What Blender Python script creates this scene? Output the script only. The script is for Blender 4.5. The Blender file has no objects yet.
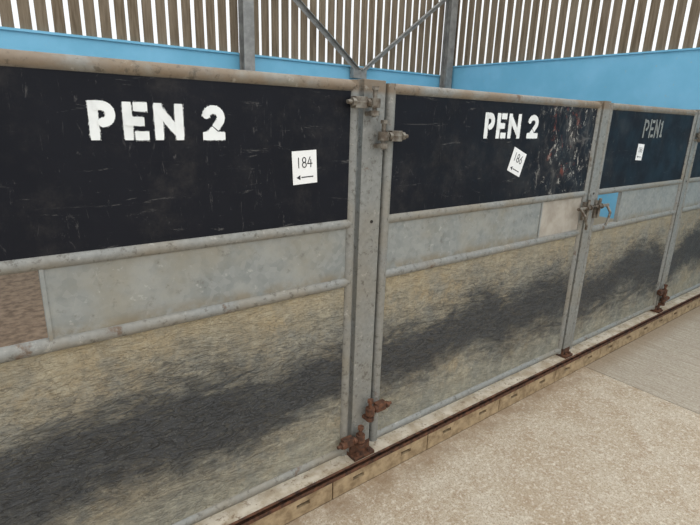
import bpy, math, random
from mathutils import Vector, Matrix
random.seed(7)
scene=bpy.context.scene
try:
    scene.view_settings.view_transform='Standard'
except Exception: pass

# ---------------------------------------------------------------- helpers
class MB:
    def __init__(s): s.v=[];s.f=[];s.m=[];s.sm=[]
    def add(s,vs,fs,mi=0,smooth=False):
        o=len(s.v); s.v+= [tuple(v) for v in vs]
        for f in fs: s.f.append([i+o for i in f]); s.m.append(mi); s.sm.append(smooth)
    def box(s,x0,x1,y0,y1,z0,z1,mi=0,M=None):
        vs=[Vector(p) for p in((x0,y0,z0),(x1,y0,z0),(x1,y1,z0),(x0,y1,z0),(x0,y0,z1),(x1,y0,z1),(x1,y1,z1),(x0,y1,z1))]
        if M: vs=[M@v for v in vs]
        s.add(vs,[(0,3,2,1),(4,5,6,7),(0,1,5,4),(1,2,6,5),(2,3,7,6),(3,0,4,7)],mi)
    def tube(s,a,b,r,mi=0,n=16,cap=True,smooth=True):
        a=Vector(a);b=Vector(b);d=(b-a).normalized()
        u=d.orthogonal().normalized();w=d.cross(u)
        ring=lambda c:[c+(u*math.cos(2*math.pi*i/n)+w*math.sin(2*math.pi*i/n))*r for i in range(n)]
        vs=ring(a)+ring(b)
        s.add(vs,[(i,(i+1)%n,n+(i+1)%n,n+i) for i in range(n)],mi,smooth)
        if cap: s.add(vs,[tuple(reversed(range(n))),tuple(range(n,2*n))],mi)
    def path(s,pts,r,mi=0,n=10):
        for i in range(len(pts)-1): s.tube(pts[i],pts[i+1],r,mi,n)
    def obj(s,name,mats,parent=None,bevel=0):
        me=bpy.data.meshes.new(name); me.from_pydata(s.v,[],s.f)
        for m in mats: me.materials.append(m)
        for p,mi,sm in zip(me.polygons,s.m,s.sm): p.material_index=mi; p.use_smooth=sm
        me.update()
        ob=bpy.data.objects.new(name,me); scene.collection.objects.link(ob)
        if bevel:
            b=ob.modifiers.new('bevel','BEVEL'); b.width=bevel; b.segments=2; b.limit_method='ANGLE'
        if parent:
            ob.parent=parent; ob.matrix_parent_inverse=Matrix.Translation(-Vector(parent.location))
        return ob
def empty(name,loc):
    e=bpy.data.objects.new(name,None); e.location=loc; e.empty_display_size=.1
    scene.collection.objects.link(e); return e

class NT:
    def __init__(s,name,rough=.6,metal=0,spec=.5):
        s.mat=bpy.data.materials.new(name); s.mat.use_nodes=True
        s.t=s.mat.node_tree; s.n=s.t.nodes; s.l=s.t.links
        s.b=s.n['Principled BSDF']; s.b.inputs['Roughness'].default_value=rough
        s.b.inputs['Metallic'].default_value=metal; s.b.inputs['Specular IOR Level'].default_value=spec
        s.pos=s.n.new('ShaderNodeNewGeometry').outputs['Position']
    def put(s,sock,v):
        if isinstance(v,bpy.types.NodeSocket): s.l.new(v,sock)
        else:
            if isinstance(v,(tuple,list)) and len(v)==3 and sock.type=='RGBA': v=(*v,1)
            sock.default_value=v
    def map(s,scale=(1,1,1),rot=(0,0,0),loc=(0,0,0),src=None):
        m=s.n.new('ShaderNodeMapping'); s.put(m.inputs['Vector'],src or s.pos)
        m.inputs['Scale'].default_value=scale; m.inputs['Rotation'].default_value=rot; m.inputs['Location'].default_value=loc
        return m.outputs[0]
    def noise(s,scale=5,detail=4,rough=.55,vec=None,dist=0,col=False):
        n=s.n.new('ShaderNodeTexNoise'); s.put(n.inputs['Vector'],vec or s.pos)
        n.inputs['Scale'].default_value=scale;n.inputs['Detail'].default_value=detail
        n.inputs['Roughness'].default_value=rough;n.inputs['Distortion'].default_value=dist
        return n.outputs['Color' if col else 'Fac']
    def vor(s,scale=50,vec=None,out='Distance',feat='F1'):
        n=s.n.new('ShaderNodeTexVoronoi'); n.feature=feat; s.put(n.inputs['Vector'],vec or s.pos)
        n.inputs['Scale'].default_value=scale; return n.outputs[out]
    def mr(s,v,a,b,c=0,d=1,smooth=True):
        n=s.n.new('ShaderNodeMapRange'); n.interpolation_type='SMOOTHSTEP' if smooth else 'LINEAR'
        s.put(n.inputs['Value'],v)
        for k,x in zip(('From Min','From Max','To Min','To Max'),(a,b,c,d)): s.put(n.inputs[k],x)
        return n.outputs[0]
    def ma(s,op,a,b=0,c=0):
        n=s.n.new('ShaderNodeMath'); n.operation=op
        s.put(n.inputs[0],a); s.put(n.inputs[1],b)
        if op=='MULTIPLY_ADD': s.put(n.inputs[2],c)
        return n.outputs[0]
    def mix(s,f,a,b,mode='MIX'):
        n=s.n.new('ShaderNodeMix'); n.data_type='RGBA'; n.blend_type=mode
        s.put(n.inputs[0],f); s.put(n.inputs[6],a); s.put(n.inputs[7],b); return n.outputs[2]
    def xyz(s):
        n=s.n.new('ShaderNodeSeparateXYZ'); s.l.new(s.pos,n.inputs[0]); return n.outputs
    def sep(s,c):
        n=s.n.new('ShaderNodeSeparateColor'); s.l.new(c,n.inputs[0]); return n.outputs
    def color(s,c): s.put(s.b.inputs['Base Color'],c)
    def rough(s,c): s.put(s.b.inputs['Roughness'],c)
    def bump(s,h,strength=.3,dist=.01):
        n=s.n.new('ShaderNodeBump'); n.inputs['Strength'].default_value=strength; n.inputs['Distance'].default_value=dist
        s.put(n.inputs['Height'],h); s.l.new(n.outputs[0],s.b.inputs['Normal'])

# ---------------------------------------------------------------- materials
def m_galv(name='galvanised_steel',dirt=.5,rust=.62):
    m=NT(name,.5,.25)
    X,Y,Z=m.xyz()
    n1=m.noise(3,5); n2=m.noise(60,3); n3=m.noise(9,6,.65)
    c=m.mix(n2,(.17,.172,.16),(.32,.32,.295))
    c=m.mix(m.mr(n1,.42,.7,0,dirt),c,(.25,.20,.125))
    c=m.mix(m.ma('MULTIPLY',m.mr(Z,1.68,1.70,0,.75),m.mr(m.noise(5,5,.65),.36,.6)),c,(.21,.145,.085))
    c=m.mix(m.mr(n3,rust,rust+.10,0,.85),c,(.13,.07,.035))
    c=m.mix(m.mr(m.noise(38,5,.75),.54,.66,0,.65),c,(.08,.068,.05))
    c=m.mix(m.mr(m.noise(25,5,.75,m.map(loc=(3,8,1))),.6,.7,0,.5),c,(.48,.46,.40))
    m.color(c); m.rough(m.mr(n3,.2,.8,.45,.72)); m.bump(m.noise(140,3),.25,.002); return m.mat
GALV=m_galv()
POST=m_galv('galvanised_post_steel',.35,.64)

def m_spangle():
    m=NT('galvanised_sheet',.6,.2)
    X,Y,Z=m.xyz()
    r=m.sep(m.vor(45,out='Color'))[0]
    c=m.mix(r,(.215,.23,.22),(.285,.295,.28))
    c=m.mix(m.mr(m.noise(6,7,.7),.4,.68),c,(.32,.325,.30))
    c=m.mix(m.mr(m.noise(2.2,5,.6),.48,.72,0,.6),c,(.28,.245,.17))
    c=m.mix(m.mr(m.noise(30,5,.7),.6,.7,0,.5),c,(.45,.45,.41))
    c=m.mix(m.mr(m.noise(22,6,.75,m.map(loc=(5,5,5))),.56,.7,0,.55),c,(.13,.12,.10))
    c=m.mix(m.ma('MULTIPLY',m.mr(Z,1.03,.985,0,.7),m.mr(m.noise(7,5,.7),.35,.6)),c,(.21,.165,.10))
    m.color(c); m.bump(m.noise(35,4),.15,.004); return m.mat
SPAN=m_spangle()

def m_lower():
    m=NT('dirty_rubbed_sheet',.7,0,.25)
    X,Y,Z=m.xyz()
    rot=(0,math.radians(24),0)
    st=m.noise(1.3,6,.65,m.map(scale=(2.6,1,9),rot=rot),1.5)
    w1=m.noise(3.2,3,.5,m.map(scale=(1.8,1,7),rot=rot),2.6)
    ridge=m.ma('ABSOLUTE',m.ma('SUBTRACT',w1,.5))
    crease=m.mr(ridge,.0,.04,1,0)
    fine=m.noise(8,6,.7,m.map(scale=(2.6,1,8),rot=rot),1.8)
    grit=m.noise(110,4,.7)
    mott=m.noise(14,8,.78)
    big=m.noise(2.6,4,.55)
    base=m.mix(m.mr(big,.35,.65),(.33,.30,.225),(.41,.32,.19))
    base=m.mix(m.mr(m.noise(5,7,.72),.42,.62,0,.8),base,(.275,.275,.24))
    base=m.mix(m.mr(mott,.46,.64,0,.7),base,(.50,.45,.33))
    base=m.mix(m.mr(m.noise(26,7,.8,m.map(loc=(2,2,2))),.50,.66,0,.7),base,(.17,.15,.11))
    base=m.mix(m.mr(grit,.5,.64,0,.45),base,(.17,.15,.11))
    top=m.mr(Z,.80,.94,0,.35); base=m.mix(top,base,(.44,.37,.245))
    low=m.mr(Z,.40,.22,0,.6); base=m.mix(low,base,m.mix(m.mr(mott,.4,.62),(.25,.25,.21),(.38,.37,.30)))
    zc=m.ma('ADD',Z,m.ma('MULTIPLY_ADD',m.noise(1.7,1,.5),-.36,.18))
    ze=m.ma('ADD',zc,m.ma('MULTIPLY_ADD',st,-.34,.17))
    ze=m.ma('ADD',ze,m.ma('MULTIPLY_ADD',mott,-.14,.07))
    ze=m.ma('ADD',ze,m.ma('MULTIPLY_ADD',fine,-.14,.07))
    band=m.ma('MULTIPLY',m.mr(ze,.80,.61),m.mr(ze,.30,.49))
    k=m.ma('MULTIPLY',band,m.mr(fine,.34,.60,.72,1))
    dk=m.mix(m.mr(fine,.38,.66),(.014,.016,.021),(.070,.074,.080))
    dk=m.mix(m.mr(grit,.53,.68,0,.5),dk,(.15,.15,.145))
    dk=m.mix(m.ma('MULTIPLY',crease,.7),dk,(.006,.006,.008))
    halo=m.ma('MULTIPLY',m.mr(ze,1.0,.66),m.mr(ze,.14,.46))
    c=m.mix(m.ma('MULTIPLY',halo,.38),base,(.15,.15,.135))
    c=m.mix(k,c,dk)
    c=m.mix(m.ma('MULTIPLY',halo,m.mr(fine,.48,.62,0,.55)),c,(.085,.084,.08))
    c=m.mix(m.ma('MULTIPLY',halo,m.ma('MULTIPLY',crease,.35)),c,(.04,.04,.04))
    m.color(c); m.rough(m.mr(fine,.2,.8,.6,.8))
    h=m.ma('ADD',m.ma('MULTIPLY',fine,1.0),m.ma('MULTIPLY',grit,.5))
    h=m.ma('ADD',h,m.ma('MULTIPLY',crease,-.35))
    m.bump(h,.8,.012); return m.mat
LOWER=m_lower()

def m_black():
    m=NT('black_painted_panel',.5,0,.16)
    X,Y,Z=m.xyz()
    c=m.mix(m.noise(4,4),(.004,.005,.008),(.010,.011,.016))
    vv=m.map(loc=(.3,.1,.7))
    d=m.vor(20,vv); r=m.sep(m.vor(20,vv,out='Color'))[1]
    spot=m.ma('MULTIPLY',m.mr(d,.07,.03),m.mr(r,.88,.92,0,.6))
    c=m.mix(spot,c,(.35,.35,.34))
    sc=m.noise(9,7,.8,m.map(scale=(3,1,.8),rot=(0,.5,0)),1.5)
    c=m.mix(m.mr(sc,.59,.69,0,.32),c,(.20,.19,.18))
    sc2=m.noise(5,7,.8,m.map(scale=(.8,1,5),rot=(0,-.3,0),loc=(3,0,3)),1)
    c=m.mix(m.mr(sc2,.60,.67,0,.3),c,(.28,.27,.25))
    reg=m.ma('MULTIPLY',m.mr(X,2.25,2.60),m.mr(X,2.98,2.9))
    w=m.noise(6,8,.78,m.map(scale=(1.6,1,.8)),.8); c=m.mix(m.ma('MULTIPLY',reg,m.mr(w,.47,.66,0,.7)),c,(.12,.11,.10))
    c=m.mix(m.ma('MULTIPLY',reg,m.mr(m.noise(13,8,.82,m.map(scale=(1.5,1,.8),loc=(2,0,1)),.6),.555,.60,0,.85)),c,(.46,.43,.38))
    rr=m.ma('MULTIPLY',m.mr(X,2.42,2.52),m.mr(X,2.80,2.68)); rr=m.ma('MULTIPLY',rr,m.mr(Z,1.30,1.36)); 
    c=m.mix(m.ma('MULTIPLY',rr,m.mr(m.noise(13,6,.75,m.map(loc=(7,2,1))),.565,.61,0,.7)),c,(.20,.05,.03))
    c=m.mix(m.mr(m.noise(2.6,7,.75),.48,.8,0,.2),c,(.17,.15,.125))
    m.color(c); m.rough(m.mr(m.noise(6,4),.3,.7,.42,.6)); m.bump(m.noise(25,3),.06,.003); return m.mat
BLACK=m_black()

def m_simple(name,a,b,scale=20,rough=.6,metal=0,bump=.1,detail=4):
    m=NT(name,rough,metal); n=m.noise(scale,detail,.6); m.color(m.mix(m.mr(n,.3,.7),a,b)); m.bump(n,bump,.004); return m.mat
RUST=m_simple('rusted_steel',(.035,.016,.009),(.15,.062,.03),35,.85,0,.5)
RUSTG=m_simple('part_rusted_hinge_steel',(.08,.055,.035),(.26,.24,.20),28,.55,.3,.3)
DARK=m_simple('dark_recess',(.015,.012,.01),(.04,.03,.02),30,.9)
def m_paint(name,a,th):
    m=NT(name,.6); n=m.noise(60,6,.8); c=m.mix(m.mr(m.noise(14,3),.4,.7,0,.3),a,tuple(x*.6 for x in a))
    m.color(m.mix(m.mr(n,th,th+.06),c,(.03,.03,.035))); return m.mat
PAINT=m_paint('white_spray_paint',(.84,.86,.84),.68)
PAINTF=m_paint('faded_spray_paint',(.24,.25,.23),.58)
PAPER=m_simple('white_paper_label',(.82,.82,.80),(.88,.88,.86),12,.5,0,.02)
INK=m_simple('black_ink',(.01,.01,.012),(.03,.03,.035),30,.6)
KERBT=m_simple('buff_kerb_block',(.22,.15,.08),(.42,.31,.18),22,.85,0,.4)
PLY=m_simple('buff_cover_plate',(.30,.26,.21),(.42,.38,.32),9,.6,0,.05)

def m_ledge():
    m=NT('dusty_concrete_ledge',.9); n=m.noise(12,6,.65)
    c=m.mix(m.mr(n,.35,.65),(.40,.32,.22),(.60,.53,.42)); c=m.mix(m.mr(m.noise(40,5,.7),.55,.65,0,.7),c,(.17,.10,.05))
    m.color(c); m.bump(n,.4,.008); return m.mat
LEDGE=m_ledge()
def m_agg():
    m=NT('textured_concrete',.85,0,.3)
    X,Y,Z=m.xyz()
    p1=m.noise(120,5,.8); p2=m.noise(48,6,.8,m.map(loc=(4,4,4))); p3=m.noise(6,7,.72); p4=m.noise(1.8,5,.6)
    c=m.mix(m.mr(p4,.35,.65),(.51,.405,.285),(.60,.51,.385))
    c=m.mix(m.mr(p3,.42,.62,0,.6),c,(.66,.58,.46))
    c=m.mix(m.mr(m.noise(9,7,.78,m.map(loc=(9,1,2))),.48,.64,0,.65),c,(.40,.28,.175))
    c=m.mix(m.mr(p1,.48,.62,0,.65),c,(.27,.18,.11))
    c=m.mix(m.mr(p2,.51,.60,0,.7),c,(.80,.74,.62))
    c=m.mix(m.mr(m.noise(75,5,.8,m.map(loc=(1,7,4))),.54,.62,0,.7),c,(.31,.21,.125))
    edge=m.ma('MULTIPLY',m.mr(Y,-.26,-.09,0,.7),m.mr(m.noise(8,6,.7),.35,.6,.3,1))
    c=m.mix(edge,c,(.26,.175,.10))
    m.color(c); m.bump(m.ma('ADD',p1,p2),.7,.010); return m.mat
AGG=m_agg()
def m_slab():
    m=NT('brushed_concrete_slab',.85,0,.3)
    X,Y,Z=m.xyz()
    s=m.noise(3,6,.65,m.map(scale=(26,1.0,1)))
    c=m.mix(m.mr(s,.35,.65),(.34,.285,.215),(.47,.415,.33))
    c=m.mix(m.mr(m.noise(5,6,.7),.42,.68,0,.6),c,(.38,.32,.25)); c=m.mix(m.mr(m.noise(60,5,.75),.53,.62,0,.5),c,(.60,.55,.46))
    c=m.mix(m.mr(m.noise(60,5,.75,m.map(loc=(3,3,3))),.53,.62,0,.5),c,(.22,.165,.11))
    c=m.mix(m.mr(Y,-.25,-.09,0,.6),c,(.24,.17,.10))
    m.color(c); m.bump(s,.5,.012); return m.mat
SLAB=m_slab()
PENF=m_simple('straw_dirt_floor',(.09,.058,.035),(.21,.145,.095),14,.95,0,.6,8)
def m_blue(name,a,b):
    m=NT(name,.6); c=m.mix(m.mr(m.noise(1.6,5,.6),.3,.7),a,b)
    X,Y,Z=m.xyz()
    c=m.mix(m.mr(Z,.36,.33),c,(.46,.40,.30)); c=m.mix(m.mr(m.noise(18,5,.7),.63,.72,0,.4),c,(.45,.45,.4))
    m.color(c); m.bump(m.noise(40,3),.05,.003); return m.mat
BLUE=m_blue('pale_blue_painted_wall',(.17,.49,.70),(.23,.57,.80))
def m_wood():
    m=NT('weathered_timber',.85,0,.2)
    n=m.noise(3,5,.6,m.map(scale=(14,14,1))); b=m.sep(m.vor(6,m.map(scale=(1,1,.0)),'Color'))[0]
    c=m.mix(m.mr(n,.3,.7),(.12,.088,.055),(.25,.195,.135)); c=m.mix(m.ma('MULTIPLY',b,.45),c,(.29,.235,.17))
    m.color(c); m.bump(n,.3,.005); return m.mat
WOOD=m_wood()
STEELC=m_simple('galvanised_column_steel',(.24,.24,.23),(.37,.37,.35),8,.55,.2)

# ---------------------------------------------------------------- building
WX,WY=7.13,5.0
f=MB()
f.box(-6,3.19,-6,-.0775,-.15,0,0); f.box(3.200,WX,-6,-.0775,-.15,-.002,1)
f.box(3.19,3.200,-6,-.0775,-.15,-.010,2); f.box(-6,WX,-.0775,WY,-.15,-.004,3)
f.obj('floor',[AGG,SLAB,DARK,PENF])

w=MB(); w.box(-6,WX,WY,WY+.12,-.15,2.34); w.box(-6,WX,WY-.02,WY+.14,2.34,2.365)
w.obj('wall_back',[BLUE])
w=MB(); w.box(WX,WX+.12,-6,WY+.12,-.15,2.5); w.box(WX-.02,WX+.14,-6,WY,2.5,2.52)
w.obj('wall_right',[BLUE])
P=.155; G=.046
def slats(name,axis,a,b,z0,z1):
    s=MB(); k=a
    while k<b:
        j=random.uniform(-.006,.006); t=random.uniform(0,.006)
        if axis=='x': s.box(k+j,k+j+P-G,WY+.03-t,WY+.050-t,z0,z1)
        else: s.box(WX+.03-t,WX+.050-t,k+j,k+j+P-G,z0,z1)
        k+=P
    for z in (3.9,4.7):
        if axis=='x': s.box(a,b,WY+.055,WY+.13,z,z+.15)
        else: s.box(WX+.055,WX+.13,a,b,z,z+.15)
    s.obj(name,[WOOD],bevel=.002)
slats('slatted_timber_cladding','x',-6,WX-.02,2.36,5)
slats('slatted_timber_cladding','y',-6,WY,2.515,5)

def column(x,y):
    s=MB(); s.box(x-.075,x+.075,y-.075,y-.063,-.004,5); s.box(x-.075,x+.075,y+.063,y+.075,-.004,5)
    s.box(x-.006,x+.006,y-.07,y+.07,-.004,5); s.box(x-.12,x+.12,y-.1,y+.078,-.004,.02)
    s.obj('steel_column',[STEELC],bevel=.002)
column(3.16,WY-.10); column(WX-.12,WY-.10); column(-.8,WY-.10)
b=MB()
def angle(p,q):
    p=Vector(p);q=Vector(q);d=(q-p);L=d.length;ang=math.atan2(d.z,d.x)
    M=Matrix.Translation(p)@Matrix.Rotation(-ang,4,'Y')
    b.box(0,L,-.004,.004,-.035,.035,0,M); b.box(0,L,-.05,0,.028,.036,0,M)
angle((3.25,WY-.10,3.58),(5.02,WY-.10,2.28)); angle((5.10,WY-.10,2.28),(6.93,WY-.10,3.62))
b.box(4.93,5.19,WY-.105,WY-.02,2.18,2.34)
b.obj('wind_bracing',[STEELC])

# ---------------------------------------------------------------- kerb
k=MB()
k.box(-3,WX,-.055,.11,-.004,.112,0)
k.box(-3,WX,-.082,-.073,.094,.121,1); k.box(-3,WX,-.082,-.060,.113,.121,1)
SEG=.585
x=1.644-SEG*8
while x<WX-.05:
    x1=min(x+SEG-.006,WX)
    k.box(x,x1,-.076,-.055,0,.042,2); k.box(x,x1,-.076,-.055,.062,.094,2)
    c1=x+SEG*.24; c2=x+SEG*.74; hw=.032
    for a,bb in ((x,c1-hw),(c1+hw,c2-hw),(c2+hw,x1)):
        if bb>a and bb<=x1+1e-6: k.box(a,bb,-.076,-.055,.042,.062,2)
    k.box(x,x1,-.060,-.0549,.042,.062,3)
    x+=SEG
k.obj('concrete_kerb',[LEDGE,RUST,KERBT,DARK],bevel=.0015)

# ---------------------------------------------------------------- lettering
def strokes(mb,paths,wd,org,sx,sz,y,mi=0,rot=0,rnd=True,spray=0):
    """paths in unit space (0..1, 0..1); width in metres"""
    cnt=[0]
    def tw(p):
        v=Vector((p[0]*sx,p[1]*sz)); c,s_=math.cos(rot),math.sin(rot)
        return Vector((v.x*c-v.y*s_,v.x*s_+v.y*c))
    def emit(pl):
        yy=y-cnt[0]*.000015; cnt[0]+=1
        mb.add([(org[0]+p.x,yy,org[1]+p.y) for p in pl],[tuple(range(len(pl)))],mi)
    for pa in paths:
        q=[tw(p) for p in pa]
        for a,b_ in zip(q,q[1:]):
            d=(b_-a).normalized(); n=Vector((-d.y,d.x))*wd/2
            if not rnd and len(q)==2:
                L=(b_-a).length; N=8; pl=[]
                f0=lambda i:(.90 if i in(0,N) else random.uniform(.96,1.03))
                for i in range(N+1): pl.append(a+d*L*i/N-n*f0(i))
                for i in range(N,-1,-1): pl.append(a+d*L*i/N+n*f0(i))
                emit(pl)
            else: emit([a-n,b_-n,b_+n,a+n])
            if spray:
                for _ in range(int(spray*(b_-a).length/.05)):
                    t=random.random(); side=random.choice((-1,1)); off=1+abs(random.gauss(0,.10))
                    c=a+(b_-a)*t+n*side*off; rr=random.uniform(.0004,.0011)
                    emit([c+Vector((math.cos(u*math.pi/2.5),math.sin(u*math.pi/2.5)))*rr for u in range(5)])
        if rnd or len(q)>2:
            for p in (q if rnd else q[1:-1]):
                emit([p+Vector((math.cos(t*math.pi/6),math.sin(t*math.pi/6)))*wd/2 for t in range(12)])
def arc(cx,cz,rx,rz,a0,a1,n=12):
    return [(cx+rx*math.cos(math.radians(a0+(a1-a0)*i/n)),cz+rz*math.sin(math.radians(a0+(a1-a0)*i/n))) for i in range(n+1)]
e=.155
LET={
 'P':[[(0,-e),(0,1+e)],[(.0,1),(.45,1)]+arc(.5,.72,.48,.28,90,-90)+[(.44,.44)]],
 'E':[[(0,-e),(0,1+e)],[(.38,1),(1.3,1)],[(-.2,.5),(1.05,.5)],[(.38,0),(1.3,0)]],
 'N':[[(0,-e),(0,1+e)],[(.0,.95),(1,.05)],[(1,-e),(1,1+e)]],
 '2':[arc(.5,.70,.50,.30,178,-25)+[(.60,.30)],[(.56,.27),(.14,-.02)],[(-.25,0),(1.25,0)]],
 '1':[[(.1,.8),(.45,1),(.45,0)],[(.1,0),(.8,0)]],
}
def letters(parent,spec,zc,h,wd,y,mat,spray=45):
    mb=MB()
    for ch,xa,xb in spec:
        strokes(mb,LET[ch],wd,(xa+wd/2,zc-h/2+wd/2),(xb-xa-wd),h-wd,y,rnd=False,spray=spray)
    mb.obj('stencil_lettering',[mat],parent)
def sticker(parent,cx,cz,wd,h,rot,y,digits):
    mb=MB(); M=Matrix.Translation((cx,y,cz))@Matrix.Rotation(-rot,4,'Y')
    mb.box(-wd/2,wd/2,-.0006,.0006,-h/2,h/2,0,M)
    D={'1':[[(.5,1),(.5,0)]],'8':[arc(.5,.75,.38,.25,90,450),arc(.5,.25,.45,.25,90,450)],
       '4':[[(.6,1),(.0,.35),(1,.35)],[(.75,.75),(.7,0)]],'6':[[(.8,1)]+arc(.5,.28,.42,.28,150,510)]}
    tmp=MB(); dx=-.034
    for d in digits:
        strokes(tmp,D[d],.0036,(dx,.000),.018,.034,0); dx+=.023
    tmp.add([(-.036,0,-.034),(-.020,0,-.025),(-.020,0,-.043)],[(0,1,2)],0)
    tmp.add([(-.016,0,-.032),(.034,0,-.032),(.034,0,-.036),(-.016,0,-.036)],[(0,1,2,3)],0)
    s=wd/.1
    mb.add([M@Vector((v[0]*s,v[1]-.0011,v[2]*s)) for v in tmp.v],tmp.f,1)
    mb.obj('paper_label',[PAPER,INK],parent)

# ---------------------------------------------------------------- gates
R=.021
ZT,ZM1,ZM2,ZB=1.708,1.202,.962,.165
def gate(x0,x1,hole=None,holew=.36,cover=False):
    e=empty('pen_gate',((x0+x1)/2,0,.12))
    m=MB()
    for z in (ZT,ZM1,ZM2,ZB): m.tube((x0+R,0,z),(x1-R,0,z),R,n=20)
    for x in (x0+R,x1-R): m.tube((x,0,ZB-R),(x,0,ZT+R*.9),R,n=20)
    m.obj('tube_frame',[GALV],e)
    s=MB(); s.box(x0+R,x1-R,-.010,-.006,ZM1+.004,ZT-.004); s.obj('black_panel',[BLACK],e)
    a,b_=x0+R,x1-R
    if hole=='L': a=x0+2*R+holew
    if hole=='R': b_=x1-2*R-holew
    s=MB(); s.box(a,b_,-.006,-.002,ZM2,ZM1)
    if hole=='L': s.box(a-.008,a+.002,-.012,.012,ZM2,ZM1)
    if hole=='R': s.box(b_-.002,b_+.008,-.012,.012,ZM2,ZM1)
    s.obj('middle_sheet',[SPAN],e)
    if cover:
        s=MB(); s.box(b_+.008,x1-R,-.004,.006,ZM2,ZM1); s.obj('cover_plate',[PLY],e)
    s=MB(); s.box(x0+R,x1-R,-.006,-.002,ZB,ZM2); s.obj('lower_sheet',[LOWER],e)
    return e
def post(x0,x1,top=1.735,front=-.012):
    e=empty('steel_gate_post',((x0+x1)/2,.02,.12))
    s=MB(); s.box(x0,x1,front,.07,.1125,top,0); s.tube(((x0+x1)/2+.01,front-.0015,1.20),((x0+x1)/2+.01,front+.002,1.20),.007,1,12)
    s.obj('upright',[POST,DARK],e,.004)
    s=MB(); s.box(x0-.005,x1+.005,-.050,.09,.1125,.128,0)
    s.box(x0-.002,x1+.002,front-.002,.0,.128,.17,0)
    for xx in (x0+.02,x1-.02): s.tube((xx,-.036,.125),(xx,-.036,.142),.010,0,6,smooth=False)
    s.obj('base_plate',[RUST],e)
    return e
def hinge(e,xs,xp,z,mat):
    """eye-bolt hinge: xs stile centre, xp pin x"""
    s=MB()
    s.tube((xp,-.045,z-.05),(xp,-.045,z+.055),.009,0,12)
    s.tube((xp,-.045,z+.045),(xp,-.045,z+.058),.015,0,6,smooth=False)
    s.tube((xp,-.045,z-.016),(xp,-.045,z+.016),.021,0,16)
    s.tube((xp,-.045,z-.045),(xp,-.045,z-.027),.019,0,16)
    s.tube((xp,-.045,z),(xs+(xs-xp)*.9,-.045,z),.008,0,12)
    dx=1 if xs>xp else -1
    s.box(xs-.027,xs+.027,-.052,-.022,z-.02,z+.02,0)
    for q in (xs+.034*dx,xs-.033*dx): s.tube((q-.007,-.045,z),(q+.007,-.045,z),.016,0,6,smooth=False)
    s.box(xp-.018,xp+.018,-.045,-.011,z-.045,z-.03,0)
    s.obj('eye_bolt_hinge',[mat],e,.0015)

g0=gate(-2.3,-.62,'R'); post(-.60,-.50)
g1=gate(-.47,1.180,'L',.55)
p1=post(1.200,1.304)
g2=gate(1.318,2.958,'R',.43,True)
p2=post(2.966,3.042,front=-.022)
g3=gate(3.052,4.402,'L',.33)
p3=post(4.410,4.482,front=-.02)
g4=gate(4.49,6.0,'R'); p4=post(6.012,6.08); g5=gate(6.092,7.10)

hinge(p1,1.159,1.225,1.652,RUSTG); hinge(p1,1.34,1.275,1.535,RUSTG)
hinge(p1,1.34,1.275,.342,RUST); hinge(p1,1.159,1.225,.225,RUST)
hinge(p3,4.381,4.44,.30,RUST); hinge(p3,4.51,4.452,.22,RUST); hinge(p3,4.51,4.452,1.55,RUSTG)

def latch(e,xs,d):
    """slide bolt on stile at xs; d=direction of gate body"""
    s=MB(); z=1.10
    s.box(xs-.028,xs+.028,-.034,-.019,z-.055,z+.055,0)
    s.tube((xs-.11*d*-1,-.042,z+.02),(xs-.085*d,-.042,z+.02),.010,0,12)
    s.tube((xs-.0,-.042,z-.05),(xs,-.042,z+.07),.009,0,12)
    s.path([(xs+.09*d,-.045,z+.02),(xs+.085*d,-.075,z-.02),(xs+.06*d,-.08,z-.07),(xs+.05*d,-.075,z-.10)],.008)
    for q in (-.02,.022): s.tube((xs+q,-.042,z+.02),(xs+q+.008,-.042,z+.02),.017,0,16)
    s.obj('slide_bolt_latch',[RUSTG],e,.001)
latch(g2,2.937,-1); latch(g3,3.073,1)

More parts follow.
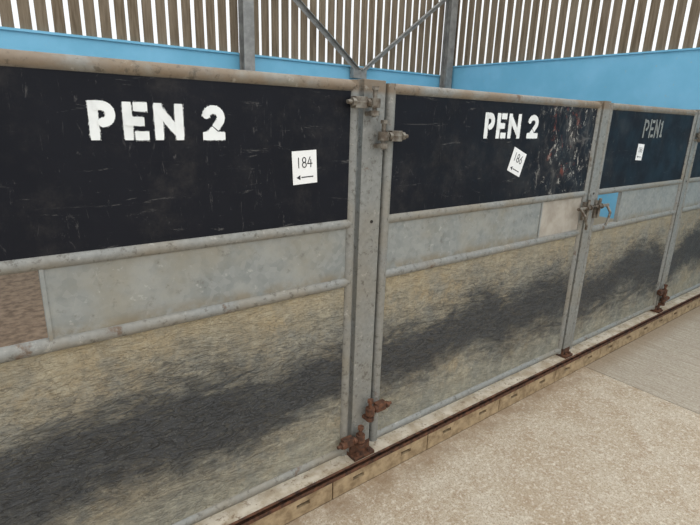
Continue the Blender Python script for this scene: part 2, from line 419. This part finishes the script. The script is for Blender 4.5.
Y0=-.0108
letters(g1,[('P',.275,.342),('E',.360,.426),('N',.443,.525),('2',.582,.654)],1.570,.102,.0245,Y0,PAINT)
letters(g2,[('P',1.915,1.985),('E',2.005,2.076),('N',2.095,2.19),('2',2.252,2.342)],1.582,.114,.026,Y0,PAINT)
letters(g3,[('P',3.555,3.625),('E',3.645,3.705),('N',3.725,3.79),('1',3.80,3.87)],1.588,.11,.018,Y0,PAINTF,spray=25)
sticker(g1,.945,1.426,.10,.115,math.radians(3),-.0115,'184')
sticker(g2,2.20,1.409,.115,.12,math.radians(-20),-.0115,'186')
sticker(g3,3.563,1.437,.09,.105,math.radians(-3),-.0115,'186')

# ---------------------------------------------------------------- light: overcast sky, brighter towards the zenith
wd=bpy.data.worlds.new('overcast_sky'); scene.world=wd; wd.use_nodes=True
nt=wd.node_tree; bg=nt.nodes['Background']; bg.inputs[0].default_value=(.95,.975,1,1)
tc=nt.nodes.new('ShaderNodeTexCoord'); sx=nt.nodes.new('ShaderNodeSeparateXYZ'); nt.links.new(tc.outputs['Generated'],sx.inputs[0])
mr=nt.nodes.new('ShaderNodeMapRange'); nt.links.new(sx.outputs[2],mr.inputs['Value'])
mr.inputs['From Min'].default_value=0.0; mr.inputs['From Max'].default_value=1; mr.inputs['To Min'].default_value=1.02; mr.inputs['To Max'].default_value=1.75
nt.links.new(mr.outputs[0],bg.inputs[1])
sun=bpy.data.lights.new('hazy_sun','SUN'); sun.energy=.6; sun.angle=math.radians(50); sun.color=(1,.98,.95)
so=bpy.data.objects.new('hazy_sun',sun); scene.collection.objects.link(so)
so.rotation_euler=Vector((-.35,.55,-1)).to_track_quat('-Z','Y').to_euler(); so.location=(0,-3,5)

# ---------------------------------------------------------------- camera
r=Vector((.794,-.607,.0314)).normalized(); fw=Vector((.5898,.7567,-.2824)); fw=(fw-r*fw.dot(r)).normalized(); up=r.cross(fw)
cam=bpy.data.cameras.new('camera'); cam.lens=494/700*36; cam.sensor_width=36; cam.clip_start=.05
co=bpy.data.objects.new('camera',cam); scene.collection.objects.link(co)
M=Matrix((( r.x,up.x,-fw.x,0),(r.y,up.y,-fw.y,-1.5),(r.z,up.z,-fw.z,1.6),(0,0,0,1)))
co.matrix_world=M; scene.camera=co
